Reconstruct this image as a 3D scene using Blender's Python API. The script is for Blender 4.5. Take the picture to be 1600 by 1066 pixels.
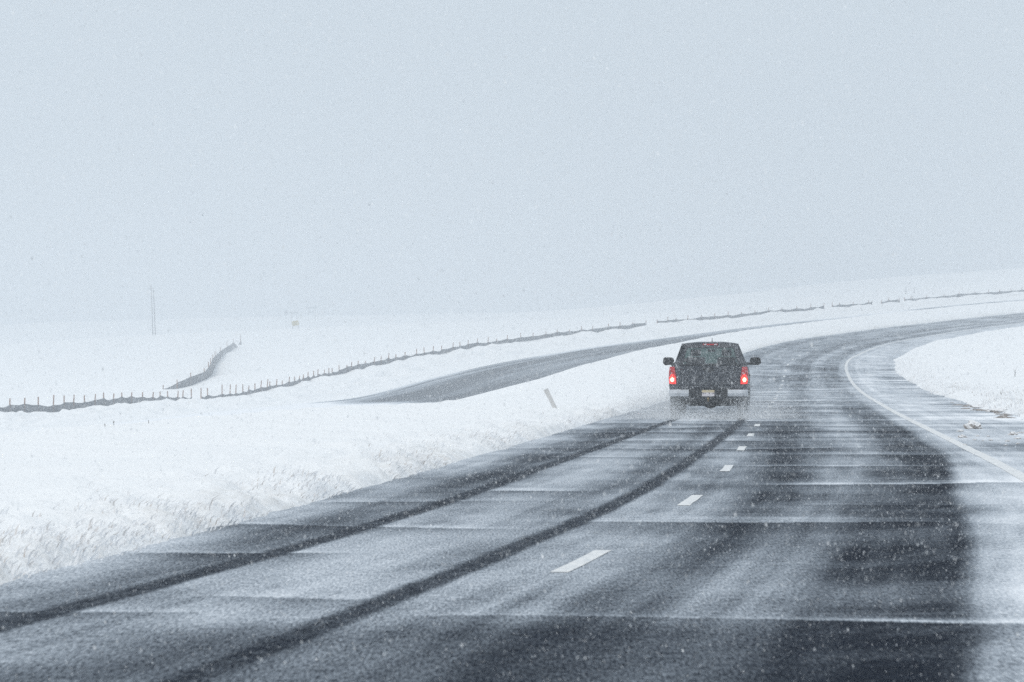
import bpy, bmesh, math
import numpy as np
from mathutils import Vector, Matrix

for o in list(bpy.data.objects):
    bpy.data.objects.remove(o, do_unlink=True)
SC = bpy.context.scene
COL = SC.collection
R = math.radians

# ------------------------------------------------------------------ camera
F, H, HY = 6090.0, 1.37, 570.0            # focal length in photo pixels, eye height, eye-level row
cam_d = bpy.data.cameras.new("camera")
cam = bpy.data.objects.new("camera", cam_d)
COL.objects.link(cam)
cam_d.sensor_width = 36.0
cam_d.lens = 36.0 * F / 1600.0
cam.location = (0, 0, H)
cam.rotation_euler = (R(90) + math.atan((HY - 533.0) / F), 0, 0)
cam_d.clip_start, cam_d.clip_end = 0.2, 20000
cam_d.dof.use_dof = True
cam_d.dof.focus_distance = 95.0
cam_d.dof.aperture_fstop = 11.0
SC.camera = cam

# ------------------------------------------------------------------ sky, sun, exposure
SUN_EL, SUN_AZ = R(60), R(215)
world = bpy.data.worlds.new("World")
SC.world = world
world.use_nodes = True
wn, wl = world.node_tree.nodes, world.node_tree.links
wn.clear()
w_out = wn.new("ShaderNodeOutputWorld")
w_bg = wn.new("ShaderNodeBackground")
w_sky = wn.new("ShaderNodeTexSky")
w_sky.sky_type = 'NISHITA'
w_sky.sun_disc = False
w_sky.sun_elevation = SUN_EL
w_sky.sun_rotation = SUN_AZ
w_sky.dust_density = 4.0
w_bg.inputs['Strength'].default_value = 0.1
# closed cloud layer over the clear sky: an even pale blue-grey
w_mix = wn.new("ShaderNodeMix")
w_mix.data_type = 'RGBA'
w_mix.inputs['Factor'].default_value = 0.94
w_tc = wn.new("ShaderNodeTexCoord")
w_no = wn.new("ShaderNodeTexNoise")
w_no.inputs['Scale'].default_value = 9.0
w_no.inputs['Detail'].default_value = 4.0
wl.new(w_tc.outputs['Generated'], w_no.inputs['Vector'])
w_cl = wn.new("ShaderNodeMix")
w_cl.data_type = 'RGBA'
w_cl.inputs['A'].default_value = (5.85, 6.80, 7.68, 1)
w_cl.inputs['B'].default_value = (6.65, 7.45, 8.15, 1)
wl.new(w_no.outputs['Fac'], w_cl.inputs['Factor'])
wl.new(w_cl.outputs['Result'], w_mix.inputs['B'])
wl.new(w_sky.outputs[0], w_mix.inputs['A'])
wl.new(w_mix.outputs['Result'], w_bg.inputs['Color'])
wl.new(w_bg.outputs[0], w_out.inputs['Surface'])

sun_d = bpy.data.lights.new("sun", 'SUN')
sun = bpy.data.objects.new("sun", sun_d)
COL.objects.link(sun)
sun_d.energy = 1.5
sun_d.angle = R(30)
sun_d.color = (1.0, 0.95, 0.88)
sd = Vector((math.sin(SUN_AZ) * math.cos(SUN_EL), math.cos(SUN_AZ) * math.cos(SUN_EL), math.sin(SUN_EL)))
sun.rotation_euler = (-sd).to_track_quat('-Z', 'Y').to_euler()

SC.view_settings.view_transform = 'Standard'
SC.view_settings.look = 'None'
SC.view_settings.exposure = 0.0
SC.view_settings.gamma = 1.0
SC.view_settings.use_curve_mapping = False
SC.render.engine = 'CYCLES'
cy = SC.cycles
cy.max_bounces = 6
cy.diffuse_bounces = 3
cy.glossy_bounces = 2
cy.transmission_bounces = 3
cy.transparent_max_bounces = 12
cy.volume_bounces = 2
cy.use_denoising = False
HAZE = 0.0014

# ------------------------------------------------------------------ helpers
rng = np.random.default_rng(7)

def hash2(ix, iy, seed):
    h = (ix.astype(np.int64) * 374761393 + iy.astype(np.int64) * 668265263 + seed * 974711) & 0xFFFFFFFF
    h = ((h ^ (h >> 13)) * 1274126177) & 0xFFFFFFFF
    return ((h ^ (h >> 16)) & 0xFFFF) / 65535.0

def vnoise(x, y, seed=0):
    x = np.asarray(x, float); y = np.asarray(y, float)
    x, y = np.broadcast_arrays(x, y)
    xi, yi = np.floor(x), np.floor(y)
    fx, fy = x - xi, y - yi
    fx = fx * fx * (3 - 2 * fx); fy = fy * fy * (3 - 2 * fy)
    a, b = hash2(xi, yi, seed), hash2(xi + 1, yi, seed)
    c, d = hash2(xi, yi + 1, seed), hash2(xi + 1, yi + 1, seed)
    return a + (b - a) * fx + (c - a) * fy + (a - b - c + d) * fx * fy

def fbm(x, y, seed=0, octs=4, gain=.5):
    t, amp, tot = 0, 1., 0
    for k in range(octs):
        t = t + amp * vnoise(np.asarray(x) * 2 ** k, np.asarray(y) * 2 ** k, seed + 17 * k)
        tot += amp; amp *= gain
    return t / tot

def sstep(a, b, x):
    t = np.clip((x - a) / (b - a), 0, 1)
    return t * t * (3 - 2 * t)

def tag(o, label=None, cat=None, group=None, kind=None):
    if label: o["label"] = label
    if cat: o["category"] = cat
    if group: o["group"] = group
    if kind: o["kind"] = kind
    return o

def empty(name, loc, rz=0):
    o = bpy.data.objects.new(name, None)
    COL.objects.link(o)
    o.location = loc
    o.rotation_euler = (0, 0, rz)
    o.empty_display_size = .2
    return o

def mesh_obj(name, verts, faces, mat, parent=None, smooth=False, attrs=None):
    me = bpy.data.meshes.new(name)
    if isinstance(verts, np.ndarray):
        nv, nf, k = len(verts), len(faces), faces.shape[1]
        me.vertices.add(nv)
        me.vertices.foreach_set("co", verts.astype(np.float32).ravel())
        me.loops.add(nf * k)
        me.loops.foreach_set("vertex_index", faces.astype(np.int32).ravel())
        me.polygons.add(nf)
        me.polygons.foreach_set("loop_start", np.arange(0, nf * k, k, dtype=np.int32))
        me.update(calc_edges=True)
    else:
        me.from_pydata(verts, [], faces)
    for n, a in (attrs or {}).items():
        at = me.attributes.new(n, 'FLOAT', 'POINT')
        at.data.foreach_set("value", np.asarray(a, np.float32).ravel())
    if smooth:
        me.polygons.foreach_set("use_smooth", np.ones(len(me.polygons), bool))
    me.validate()
    me.update()
    me.materials.append(mat)
    o = bpy.data.objects.new(name, me)
    COL.objects.link(o)
    o.parent = parent
    return o

def grid_faces(nr, nc):
    i = np.arange(nr * nc).reshape(nr, nc)
    return np.stack([i[:-1, :-1].ravel(), i[:-1, 1:].ravel(), i[1:, 1:].ravel(), i[1:, :-1].ravel()], 1)

class MB:
    """collects simple solids, then links them as one mesh object"""
    def __init__(s):
        s.v, s.f = [], []
    def add(s, vs, fs):
        b = len(s.v)
        s.v += [tuple(map(float, v)) for v in vs]
        s.f += [tuple(b + i for i in f) for f in fs]
        return s
    def box(s, x0, x1, y0, y1, z0, z1):
        return s.add([(x, y, z) for z in (z0, z1) for y in (y0, y1) for x in (x0, x1)],
                     [(0, 2, 3, 1), (4, 5, 7, 6), (0, 1, 5, 4), (2, 6, 7, 3), (0, 4, 6, 2), (1, 3, 7, 5)])
    def tube(s, pts, rad, n=8):
        pts = [Vector(p) for p in pts]
        rad = rad if isinstance(rad, (list, tuple)) else [rad] * len(pts)
        vs, fs = [], []
        for i, p in enumerate(pts):
            d = (pts[min(i + 1, len(pts) - 1)] - pts[max(i - 1, 0)]).normalized()
            a = d.cross(Vector((0, 1, 0)) if abs(d.y) < .9 else Vector((1, 0, 0))).normalized()
            b = d.cross(a)
            for k in range(n):
                t = 2 * math.pi * k / n
                vs.append(p + (a * math.cos(t) + b * math.sin(t)) * rad[i])
        for i in range(len(pts) - 1):
            for k in range(n):
                fs.append((i * n + k, i * n + (k + 1) % n, (i + 1) * n + (k + 1) % n, (i + 1) * n + k))
        fs.append(tuple(range(n))[::-1]); fs.append(tuple((len(pts) - 1) * n + k for k in range(n)))
        return s.add(vs, fs)
    def lathe_x(s, prof, cx, cy_, cz, n=28):
        """prof: list of (x, r) about the x axis"""
        vs, fs = [], []
        for x, r in prof:
            for k in range(n):
                t = 2 * math.pi * k / n
                vs.append((cx + x, cy_ + r * math.cos(t), cz + r * math.sin(t)))
        m = len(prof)
        for i in range(m - 1):
            for k in range(n):
                fs.append((i * n + k, i * n + (k + 1) % n, (i + 1) * n + (k + 1) % n, (i + 1) * n + k))
        fs.append(tuple(range(n))[::-1]); fs.append(tuple((m - 1) * n + k for k in range(n)))
        return s.add(vs, fs)
    def loft(s, secs, cap=True):
        n = len(secs[0]); vs, fs = [], []
        for sec in secs: vs += list(sec)
        for i in range(len(secs) - 1):
            for k in range(n):
                fs.append((i * n + k, i * n + (k + 1) % n, (i + 1) * n + (k + 1) % n, (i + 1) * n + k))
        if cap:
            fs.append(tuple(range(n))[::-1]); fs.append(tuple((len(secs) - 1) * n + k for k in range(n)))
        return s.add(vs, fs)
    def build(s, name, mat, parent=None, bevel=0, smooth=False, seg=2):
        me = bpy.data.meshes.new(name)
        me.from_pydata(s.v, [], s.f)
        bm = bmesh.new(); bm.from_mesh(me)
        bmesh.ops.recalc_face_normals(bm, faces=bm.faces)
        if bevel:
            ed = [e for e in bm.edges if len(e.link_faces) == 2 and e.calc_face_angle(0) > .5]
            bmesh.ops.bevel(bm, geom=ed, offset=bevel, segments=seg, affect='EDGES', profile=.6)
        if smooth:
            for f in bm.faces: f.smooth = True
            for e in bm.edges:
                if len(e.link_faces) == 2 and e.calc_face_angle(0) > R(38): e.smooth = False
        bm.to_mesh(me); bm.free()
        me.materials.append(mat)
        o = bpy.data.objects.new(name, me)
        COL.objects.link(o)
        o.parent = parent
        return o

# ------------------------------------------------------------------ materials
def new_mat(name):
    m = bpy.data.materials.new(name)
    m.use_nodes = True
    nt = m.node_tree
    return m, nt, nt.nodes["Principled BSDF"]

def N(nt, t, **kw):
    n = nt.nodes.new(t)
    for k, v in kw.items():
        setattr(n, k, v)
    return n

def noise(nt, scale, detail=3, rough=.55, vec=None):
    n = N(nt, "ShaderNodeTexNoise")
    n.inputs['Scale'].default_value = scale
    n.inputs['Detail'].default_value = detail
    n.inputs['Roughness'].default_value = rough
    if vec is None:
        vec = N(nt, "ShaderNodeTexCoord").outputs['Object']
    nt.links.new(vec, n.inputs['Vector'])
    return n.outputs['Fac']

def mapr(nt, val, a, b, c, d):
    n = N(nt, "ShaderNodeMapRange")
    for i, v in zip(('From Min', 'From Max', 'To Min', 'To Max'), (a, b, c, d)):
        n.inputs[i].default_value = v
    nt.links.new(val, n.inputs['Value'])
    return n.outputs['Result']

def mixc(nt, fac, a, b):
    n = N(nt, "ShaderNodeMix", data_type='RGBA')
    for k, v in (('A', a), ('B', b)):
        if isinstance(v, tuple): n.inputs[k].default_value = (*v, 1)
        else: nt.links.new(v, n.inputs[k])
    if isinstance(fac, float): n.inputs['Factor'].default_value = fac
    else: nt.links.new(fac, n.inputs['Factor'])
    return n.outputs['Result']

def math_n(nt, op, a, b=None, clamp=False):
    n = N(nt, "ShaderNodeMath", operation=op, use_clamp=clamp)
    for i, v in enumerate((a, b)):
        if v is None: continue
        if isinstance(v, (int, float)): n.inputs[i].default_value = v
        else: nt.links.new(v, n.inputs[i])
    return n.outputs[0]

def bump(nt, b, h, strength=.3, dist=.02):
    n = N(nt, "ShaderNodeBump")
    n.inputs['Strength'].default_value = strength
    n.inputs['Distance'].default_value = dist
    nt.links.new(h, n.inputs['Height'])
    nt.links.new(n.outputs[0], b.inputs['Normal'])

def simple(name, col, rough=.6, metal=0., spec=.4, var=.25, scale=6., frost=0.):
    """plain surface with mottled tone and, where wanted, a dusting of rime"""
    m, nt, b = new_mat(name)
    f = noise(nt, scale)
    dark = tuple(c * (1 - var) for c in col); lite = tuple(min(1, c * (1 + var)) for c in col)
    c = mixc(nt, mapr(nt, f, .3, .7, 0, 1), dark, lite)
    if frost:
        g = noise(nt, scale * 9, 4, .7)
        c = mixc(nt, mapr(nt, g, .5, .75, 0, frost), c, (.78, .8, .83))
    nt.links.new(c, b.inputs['Base Color'])
    b.inputs['Roughness'].default_value = rough
    b.inputs['Metallic'].default_value = metal
    b.inputs['Specular IOR Level'].default_value = spec
    return m

# snow on the ground
M_SNOW, nt, b = new_mat("snow")
f1 = noise(nt, .35, 4, .6); f2 = noise(nt, 7., 5, .65); f3 = noise(nt, 60., 3)
at = N(nt, "ShaderNodeAttribute", attribute_name="dirt")
c = mixc(nt, mapr(nt, f1, .3, .7, 0, 1), (.90, .915, .93), (.935, .945, .955))
thin = math_n(nt, 'MULTIPLY', at.outputs['Fac'], mapr(nt, f2, .38, .68, 0, 1), True)
c = mixc(nt, thin, c, (.47, .44, .40))
nt.links.new(c, b.inputs['Base Color'])
b.inputs['Roughness'].default_value = .8
b.inputs['Specular IOR Level'].default_value = .15
hh = math_n(nt, 'ADD', math_n(nt, 'MULTIPLY', f2, 1.0), math_n(nt, 'MULTIPLY', f3, .25))
bump(nt, b, hh, .55, .09)

# asphalt under thin wind-blown snow
def road_mat(name, dark, k):
    m, nt, b = new_mat(name)
    at = N(nt, "ShaderNodeAttribute", attribute_name="cover")
    g1 = noise(nt, 38., 5, .75); g2 = noise(nt, 130., 3, .7); g3 = noise(nt, 5., 4)
    mp = N(nt, "ShaderNodeMapping"); mp.inputs['Scale'].default_value = (62, 5.5, 1)
    nt.links.new(N(nt, "ShaderNodeTexCoord").outputs['Object'], mp.inputs['Vector'])
    g4 = noise(nt, 1., 4, .75, mp.outputs[0])
    grain = math_n(nt, 'SUBTRACT', math_n(nt, 'ADD', math_n(nt, 'ADD', math_n(nt, 'MULTIPLY', g1, .25), math_n(nt, 'MULTIPLY', g2, .2)), math_n(nt, 'MULTIPLY', g4, .55)), .5)
    inv = math_n(nt, 'SUBTRACT', 1.08, at.outputs['Fac'])
    amt = math_n(nt, 'MULTIPLY', math_n(nt, 'MULTIPLY', inv, math_n(nt, 'ADD', at.outputs['Fac'], .035)), k)
    cov = math_n(nt, 'ADD', at.outputs['Fac'], math_n(nt, 'MULTIPLY', grain, amt), True)
    asp = mixc(nt, mapr(nt, g3, .3, .7, 0, 1), dark, tuple(x * 1.5 for x in dark))
    nt.links.new(mixc(nt, cov, asp, mixc(nt, math_n(nt, 'POWER', cov, 2.0), (.68, .77, .87), (.89, .91, .94))), b.inputs['Base Color'])
    b.inputs['Roughness'].default_value = .85
    b.inputs['Specular IOR Level'].default_value = .0
    bump(nt, b, g1, .35, .012)
    return m
M_ROAD = road_mat("snow_dusted_asphalt", (.010, .0135, .021), 10.0)
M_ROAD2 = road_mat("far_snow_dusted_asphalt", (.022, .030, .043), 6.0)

M_PAINT, nt, b = new_mat("worn_white_paint")
g = noise(nt, 9., 5, .7)
nt.links.new(mixc(nt, mapr(nt, g, .42, .72, 0, .8), (.80, .80, .79), (.42, .47, .53)), b.inputs['Base Color'])
b.inputs['Roughness'].default_value = .7

# ------------------------------------------------------------------ road alignment: s along the lane line, w to its left
HS = [-100, 10, 27, 39, 51, 62, 120, 200, 235, 255, 275, 300, 340, 400, 480, 560, 720, 760, 4000]
HV = [.13, .13, .121, .095, .0765, .0728, .0742, .0742, .0765, .0985, .12, .1353, .1733, .2471, .3383, .4282, .6063, .61, .61]
ZS = [-100, 110, 135, 160, 184, 208, 233, 257, 285, 320, 370, 430, 500, 620, 800, 1100, 1600, 4000]
ZV = [0.0, 0, .04, .08, .2, .42, .9, 1.72, 2.259, 3.08, 4.15, 5.821, 8.07, 11.908, 16, 20, 22, 22]
S = np.arange(-150, 3600, .5)
TH = np.interp(S, HS, HV)
TH = np.convolve(np.pad(TH, 6, 'edge'), np.ones(13) / 13, 'valid')
PX = np.cumsum(np.sin(TH)) * .5
PY = np.cumsum(np.cos(TH)) * .5
PX += .309 - np.interp(25.5, S, PX)
PY += 25.5 - np.interp(25.5, S, PY)
ZR = np.interp(S, ZS, ZV)
ZR = np.convolve(np.pad(ZR, 30, 'edge'), np.ones(61) / 61, 'valid')

def plan(s, w):
    t = np.interp(s, S, TH)
    return np.interp(s, S, PX) - w * np.cos(t), np.interp(s, S, PY) + w * np.sin(t)

def heading(s): return float(np.interp(s, S, TH))

def sup(s): return .05 * np.clip((s - 225) / 60, 0, 1)

def z_road(s, w): return np.interp(s, S, ZR) + sup(s) * w

def s_at(xpix, w):
    ss = np.arange(15, 1500, .25)
    X, Y = plan(ss, w)
    x = 800 + F * X / Y
    g = np.where((x[1:] - xpix) * (x[:-1] - xpix) <= 0)[0]
    return float(ss[g[-1]])

def curve_from_pixels(pts, w):
    a = []
    for x, y in pts:
        s = s_at(x, w)
        Y = float(plan(s, w)[1])
        a.append((s, H - (y - HY) * Y / F))
    a = np.array(sorted(a))
    return a[:, 0], a[:, 1]

# crest of the median, far edge of the opposite carriageway, foot of the silt fence (photo rows -> heights)
CS, CZ = curve_from_pixels([(0, 677), (150, 663), (300, 652), (500, 637), (664, 630), (740, 622), (815, 611), (867, 592), (902, 574),
                            (972, 555), (1060, 536), (1150, 518.5), (1229, 508), (1333, 495.7), (1431, 484.7), (1600, 469.5)], 10)
CS = np.concatenate([[-100, 30], CS, [620, 800, 1000]]); CZ = np.concatenate([[.35, .42], CZ, [13.5, 17.5, 20.5]])
OS, OZ = curve_from_pixels([(563, 623), (675, 591), (780, 567), (850, 555), (920, 543), (1039, 528.5), (1150, 514), (1291, 498),
                            (1431, 483), (1600, 467.5)], 46)
OS = np.concatenate([[-100, 150, 250], OS, [800, 1100, 1600]]); OZ = np.concatenate([[-2.6, -2.8, -2.7], OZ, [17, 21, 22]])
FENCE_PIX = [(0, 650), (30, 649), (60, 648), (85, 646.5), (112, 643.5), (150, 639), (178, 635.5), (206, 632), (238, 630), (265, 628.5),
             (302, 627), (340, 622.5), (375, 620), (408, 612.5), (442, 608.5), (462, 602.5), (480, 595), (527, 588), (536, 583), (585, 574),
             (611, 567), (651, 561), (671, 557), (705, 550.5), (732, 545), (776, 540), (815, 534), (890, 524), (955, 517), (1011, 510),
             (1060, 505), (1150, 497), (1201, 491.5), (1288, 483.6), (1357, 478), (1423, 472.6), (1499, 465), (1597, 457.7)]
FW = 54.0
FS, FZ = curve_from_pixels(FENCE_PIX, FW)
FS = np.concatenate([[-100, 150, 220], FS, [800, 1100, 1600]]); FZ = np.concatenate([[-2.6, -2.6, -2.4], FZ, [18, 22, 23]])

def smooth_curve(a, b, k):
    z = np.interp(S, a, b)
    n = 2 * k + 1
    return np.convolve(np.pad(z, k, 'edge'), np.ones(n) / n, 'valid')
ZC = smooth_curve(CS, CZ, 12); ZO = smooth_curve(OS, OZ, 25); ZF = smooth_curve(FS, FZ, 6)

# open country beyond the fence: a thin-plate surface through crest points
def pxyz(x, y, D): return ((x - 800) * D / F, D, H - (y - HY) * D / F)
ctl = []
for s in np.linspace(200, 660, 14):
    X, Y = plan(s, FW); ctl.append((X, Y, float(np.interp(s, S, ZF))))
ctl += [(-60, 100, -2.4), (-60, 200, -2.4), (-140, 300, -1.5), (-60, 20, -2), (-300, 100, -1), (-500, 500, 4)]
near_c = [(-400, 552), (0, 537), (240, 524.5), (500, 512), (700, 504), (900, 497.5), (1100, 482), (1300, 463), (1600, 441), (2000, 420)]
for x, y in near_c:
    ctl.append(pxyz(x, y, 880))
    if -1 < x < 1700:
        sf = s_at(x, FW); Xf, Yf = (float(q) for q in plan(sf, FW)); zf_ = float(np.interp(sf, S, ZF))
        for fr_ in (.2, .4, .6, .8):
            D_ = Yf + (880 - Yf) * fr_
            ctl.append(((x - 800) * D_ / F, D_, zf_ + (pxyz(x, y, 880)[2] - zf_) * (fr_ - .12 * math.sin(math.pi * fr_))))
    X, Y, Z = pxyz(x, y, 1010); Z = pxyz(x, y, 880)[2] + (-.3 if x < 900 else .16 * (x - 900) / 25)
    ctl.append((X, Y, Z))
for x, y, D in [(-400, 515, 1500), (0, 507, 1500), (240, 500, 1500), (500, 493, 1500), (700, 490.5, 1500), (900, 487, 1480),
                (1000, 479, 1400), (1100, 466, 1300), (1300, 442, 1300), (1600, 420, 1300), (2000, 400, 1300)]:
    X, Y, Z = pxyz(x, y, D)
    ctl += [(X, Y, Z), (X * 1.5, Y * 1.5, Z - 2), (X * 2.3, Y * 2.3, Z - 14)]
ctl = np.array(ctl, float)

def tps_fit(P):
    n = len(P); xy = P[:, :2] / 1000.
    d = np.hypot(*(xy[:, None] - xy[None]).transpose(2, 0, 1))
    K = np.where(d > 0, d * d * np.log(d + 1e-12), 0) + np.eye(n) * 2e-5
    A = np.zeros((n + 3, n + 3)); A[:n, :n] = K
    A[:n, n] = A[n, :n] = 1; A[:n, n + 1:] = xy; A[n + 1:, :n] = xy.T
    return xy, np.linalg.solve(A, np.concatenate([P[:, 2], [0, 0, 0]]))
TXY, TW = tps_fit(ctl)

def z_field(X, Y):
    x, y = np.asarray(X, float).ravel() / 1000., np.asarray(Y, float).ravel() / 1000.
    z = TW[-3] + TW[-2] * x + TW[-1] * y
    for (px, py), k in zip(TXY, TW[:-3]):
        d2 = (x - px) ** 2 + (y - py) ** 2
        z += k * .5 * d2 * np.log(d2 + 1e-18)
    return z.reshape(np.shape(X))

LE_S = [-50, 20, 30, 42, 84, 200, 600]; LE_W = [3.0, 3.05, 3.4, 3.68, 3.78, 3.75, 3.75]
def left_edge(s):   # where the plough left the median bank
    return np.interp(s, LE_S, LE_W) + .10 * (fbm(s * .35, 3.1, 5) - .5) + .07 * (fbm(s * 2.1, 9.7, 6) - .5)
def right_edge(s):
    return -6.45 + .5 * (fbm(s * .12, 1.3, 11) - .5) + .25 * (fbm(s * .9, 4.2, 12) - .5)

def z_ground(s, w):
    """height of the snow surface; s, w arrays of one shape"""
    s = np.asarray(s, float); w = np.asarray(w, float)
    X, Y = plan(s, w)
    zr = z_road(s, w)
    zc, zo, zf = (np.interp(s, S, a) for a in (ZC, ZO, ZF))
    le, re = left_edge(s), right_edge(s)
    zle = z_road(s, le)
    # left bank up to the crest
    t = np.clip((w - le) / (10 - le), 0, 1)
    lip = .24 * sstep(0, .28, w - le) * (1 - sstep(.8, 5, w - le))
    bank = zle - .05 + (zc - zle + .05) * (1 - (1 - t) ** 1.7) + lip * .55
    t2 = np.clip((w - 10) / 23, 0, 1)
    dip = zc + (zo + .07 - zc) * sstep(0, 1, t2) - .9 * np.sin(np.pi * t2) ** .8 - .35 * sstep(0, .15, t2) * (1 - t2)
    z = np.where(w < le, zr - .12, np.where(w < 10, bank, dip))
    near_bank = (w > le) & (w < 10)
    amp = sstep(0, .25, w - le) * (1 - .9 * sstep(.9, 2.6, w - le)) * (1 - sstep(3, 6, w - le))
    clump = (fbm(s * 1.7, w * 2.2, 31, 4, .6) - .5) * .30 * amp + (fbm(s * .35, w * .3, 32) - .5) * .10 * sstep(0, 3, w - le)
    z = z + np.where(near_bank, clump, 0) + np.where((w >= 10) & (w < 32.9), (fbm(s * .3, w * .3, 32) - .5) * .10, 0)
    # opposite carriageway bed, ploughed berm, fence
    z = np.where(w >= 33.3, zo - .12, z)
    t3 = np.clip((w - 46) / (FW - 46), 0, 1)
    lump = (fbm(s * .16, w * .33, 41, 3, .6)) * .9 - .25 + (fbm(s * .5, w * 1.1, 42, 3, .6) - .5) * 1.7
    berm = zo + .06 + (zf - zo - .06) * t3 + .55 * np.sin(np.pi * np.clip(t3 * .92, 0, 1)) * lump * 1.3 + .30 * (.45 + .55 * sstep(330, 380, s)) * sstep(.55, .9, t3) * (1 - sstep(.94, 1.0, t3)) * (vnoise(s * .33, 0, 44) * 1.7 - .5)
    z = np.where(w >= 46, berm, z)
    fld = z_field(X, Y) + (fbm(X * .03, Y * .012, 51) - .5) * .9 * sstep(FW + 6, FW + 60, w) + (fbm(X * .11, Y * .035, 52) - .5) * .35 * sstep(FW + 6, FW + 40, w)
    z = np.where(w > FW, zf + (fld - zf) * sstep(FW, FW + 14, w), z)
    # right verge
    d = re - w
    zre = z_road(s, re)
    rise = .30 * sstep(0, .9, d) + .12 * sstep(.5, 3, d) + .02 * np.clip(d - 3, 0, 60)
    rc = (fbm(s * .9, w * 1.1, 61, 4, .6) - .5) * .16 * sstep(0, .4, d) * (1 - .6 * sstep(1.5, 6, d)) + (fbm(s * .14, w * .16, 62) - .5) * .35 * sstep(1, 8, d)
    z = np.where(w < re, zre - .05 + (np.interp(s, S, ZR) - zre) * sstep(0, 12, d) * .4 + rise + rc, z)
    return z

def unproject(xp, yp, wmin=FW, dmin=200, dmax=2600):
    """march the pixel's ray to the ground"""
    D = np.arange(dmin, dmax, 1.0)
    X = (xp - 800) * D / F
    z = H - (yp - HY) * D / F
    g = z_field(X, D)
    k = np.where(z <= g)[0]
    i = k[0] if len(k) else len(D) - 1
    return float(X[i]), float(D[i]), float(g[i])

# ------------------------------------------------------------------ ground sheet
rows = [-60.0]
while rows[-1] < 2900:
    d = max(abs(rows[-1]), 14)
    rows.append(rows[-1] + (.0042 * d + .015 if rows[-1] > 12 else 1.5) * (1 if d < 700 else 1 + (d - 700) / 250))
rows = np.array(rows)
def seq(a, b, d0, g=1.0, dmax=1e9):
    out = [a]
    while out[-1] < b - 1e-6:
        out.append(min(out[-1] + d0, b)); d0 = min(d0 * g, dmax)
    return out
left = seq(2.85, 4.6, .06)[:-1] + seq(4.6, 8, .10, 1.02)[:-1] + seq(8, 14, .22, 1.03)[:-1] + seq(14, 33, 1.2)[:-1] + \
    [33, 33.6, 36, 40, 44, 45.6] + seq(46, 55, .22)[:-1] + seq(55, 90, .8, 1.1)[:-1] + seq(90, 2400, 4, 1.06)
right = [-x for x in (seq(6.0, 7.6, .07)[:-1] + seq(7.6, 12, .14, 1.04)[:-1] + seq(12, 60, .5, 1.08)[:-1] + seq(60, 280, 8, 1.2))][::-1]
cols = np.array(right + [-3, 0, 2] + left)
SG, WG = np.meshgrid(rows, cols, indexing='ij')
XG, YG = plan(SG, WG)
ZG = z_ground(SG, WG)
dl = WG - left_edge(SG); dr = right_edge(SG) - WG
mott = sstep(.60, .78, fbm(SG * .8, WG * 1.6, 73)) * sstep(3.5, 7, WG) * (WG < 12)
dirt = .10 * mott + .5 * (1 - sstep(.15, 1.3, dl)) * (dl > -.2) * sstep(.2, .75, fbm(SG * .22, WG * .5, 71)) + \
    .9 * (1 - sstep(.05, .7, dr)) * (dr > -.2) * sstep(.45, .8, fbm(SG * .1, WG * .3, 72))
ground = mesh_obj("snowy_ground", np.stack([XG, YG, ZG], -1).reshape(-1, 3), grid_faces(*SG.shape), M_SNOW, smooth=True, attrs={"dirt": dirt})
tag(ground, "snow covered open ground and verges around the highway", "snow", kind="structure")
ZMAX = float(ZG.max()); ZMIN = float(ZG.min())

# ------------------------------------------------------------------ carriageways
PU = [-4, -3.5, -3.1, -2.7, -2.45, -2.1, -1.7, -1.3, -1.0, -.7, -.4, 0, .35, .6, .85, 1.15, 1.45, 1.8, 2.2, 2.58, 2.75, 3.0, 4, 5, 6.7]
PV = [.62, .50, .36, .28, .32, .48, .52, .48, .42, .40, .44, .46, .34, .14, .12, .34, .32, .12, .06, .07, .42, .55, .56, .58, .66]
# wind-blown ridges lying across the road: (depth, x from, x to, strength, fade length)
RIDGES = [(20.95, 620, 1700, .62, 1.1), (22.6, 300, 640, .42, 1.2), (26.3, 1000, 1330, .12, 1.2), (33.1, 880, 1700, .55, 2.4), (32.9, 250, 840, .30, 1.8), (27.6, 180, 560, .22, 1.5), (21.2, -200, 330, .3, 1.2), (38.5, 480, 900, .24, 1.8),
          (38.4, 1230, 1600, .2, 1.6), (44.4, 1180, 1700, .50, 1.5), (43.0, 700, 1000, .2, 2), (52.6, 1120, 1500, .5, 1.4), (58.4, 1180, 1560, .42, 1.6), (57.5, 800, 1100, .3, 2)]
rr = np.random.default_rng(3)
yy = 64.0
while yy < 260:
    RIDGES.append((yy, 700 + rr.uniform(0, 500), 1250 + rr.uniform(0, 500), rr.uniform(.15, .5), rr.uniform(1.5, 4)))
    yy += rr.uniform(2.5, 6.5)

def track_u(s, side):
    return (np.interp(s, [15, 20, 50, 76, 98], [-2.28, -2.3, -2.47, -2.3, -2.14]) if side < 0
            else np.interp(s, [15, 22, 31, 50, 76, 98], [-.64, -.66, -.71, -.66, -.5, -.46]))

def sh_(u, mid): return sstep(2.6, 2.82, u + .30 * (mid - .5))

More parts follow.
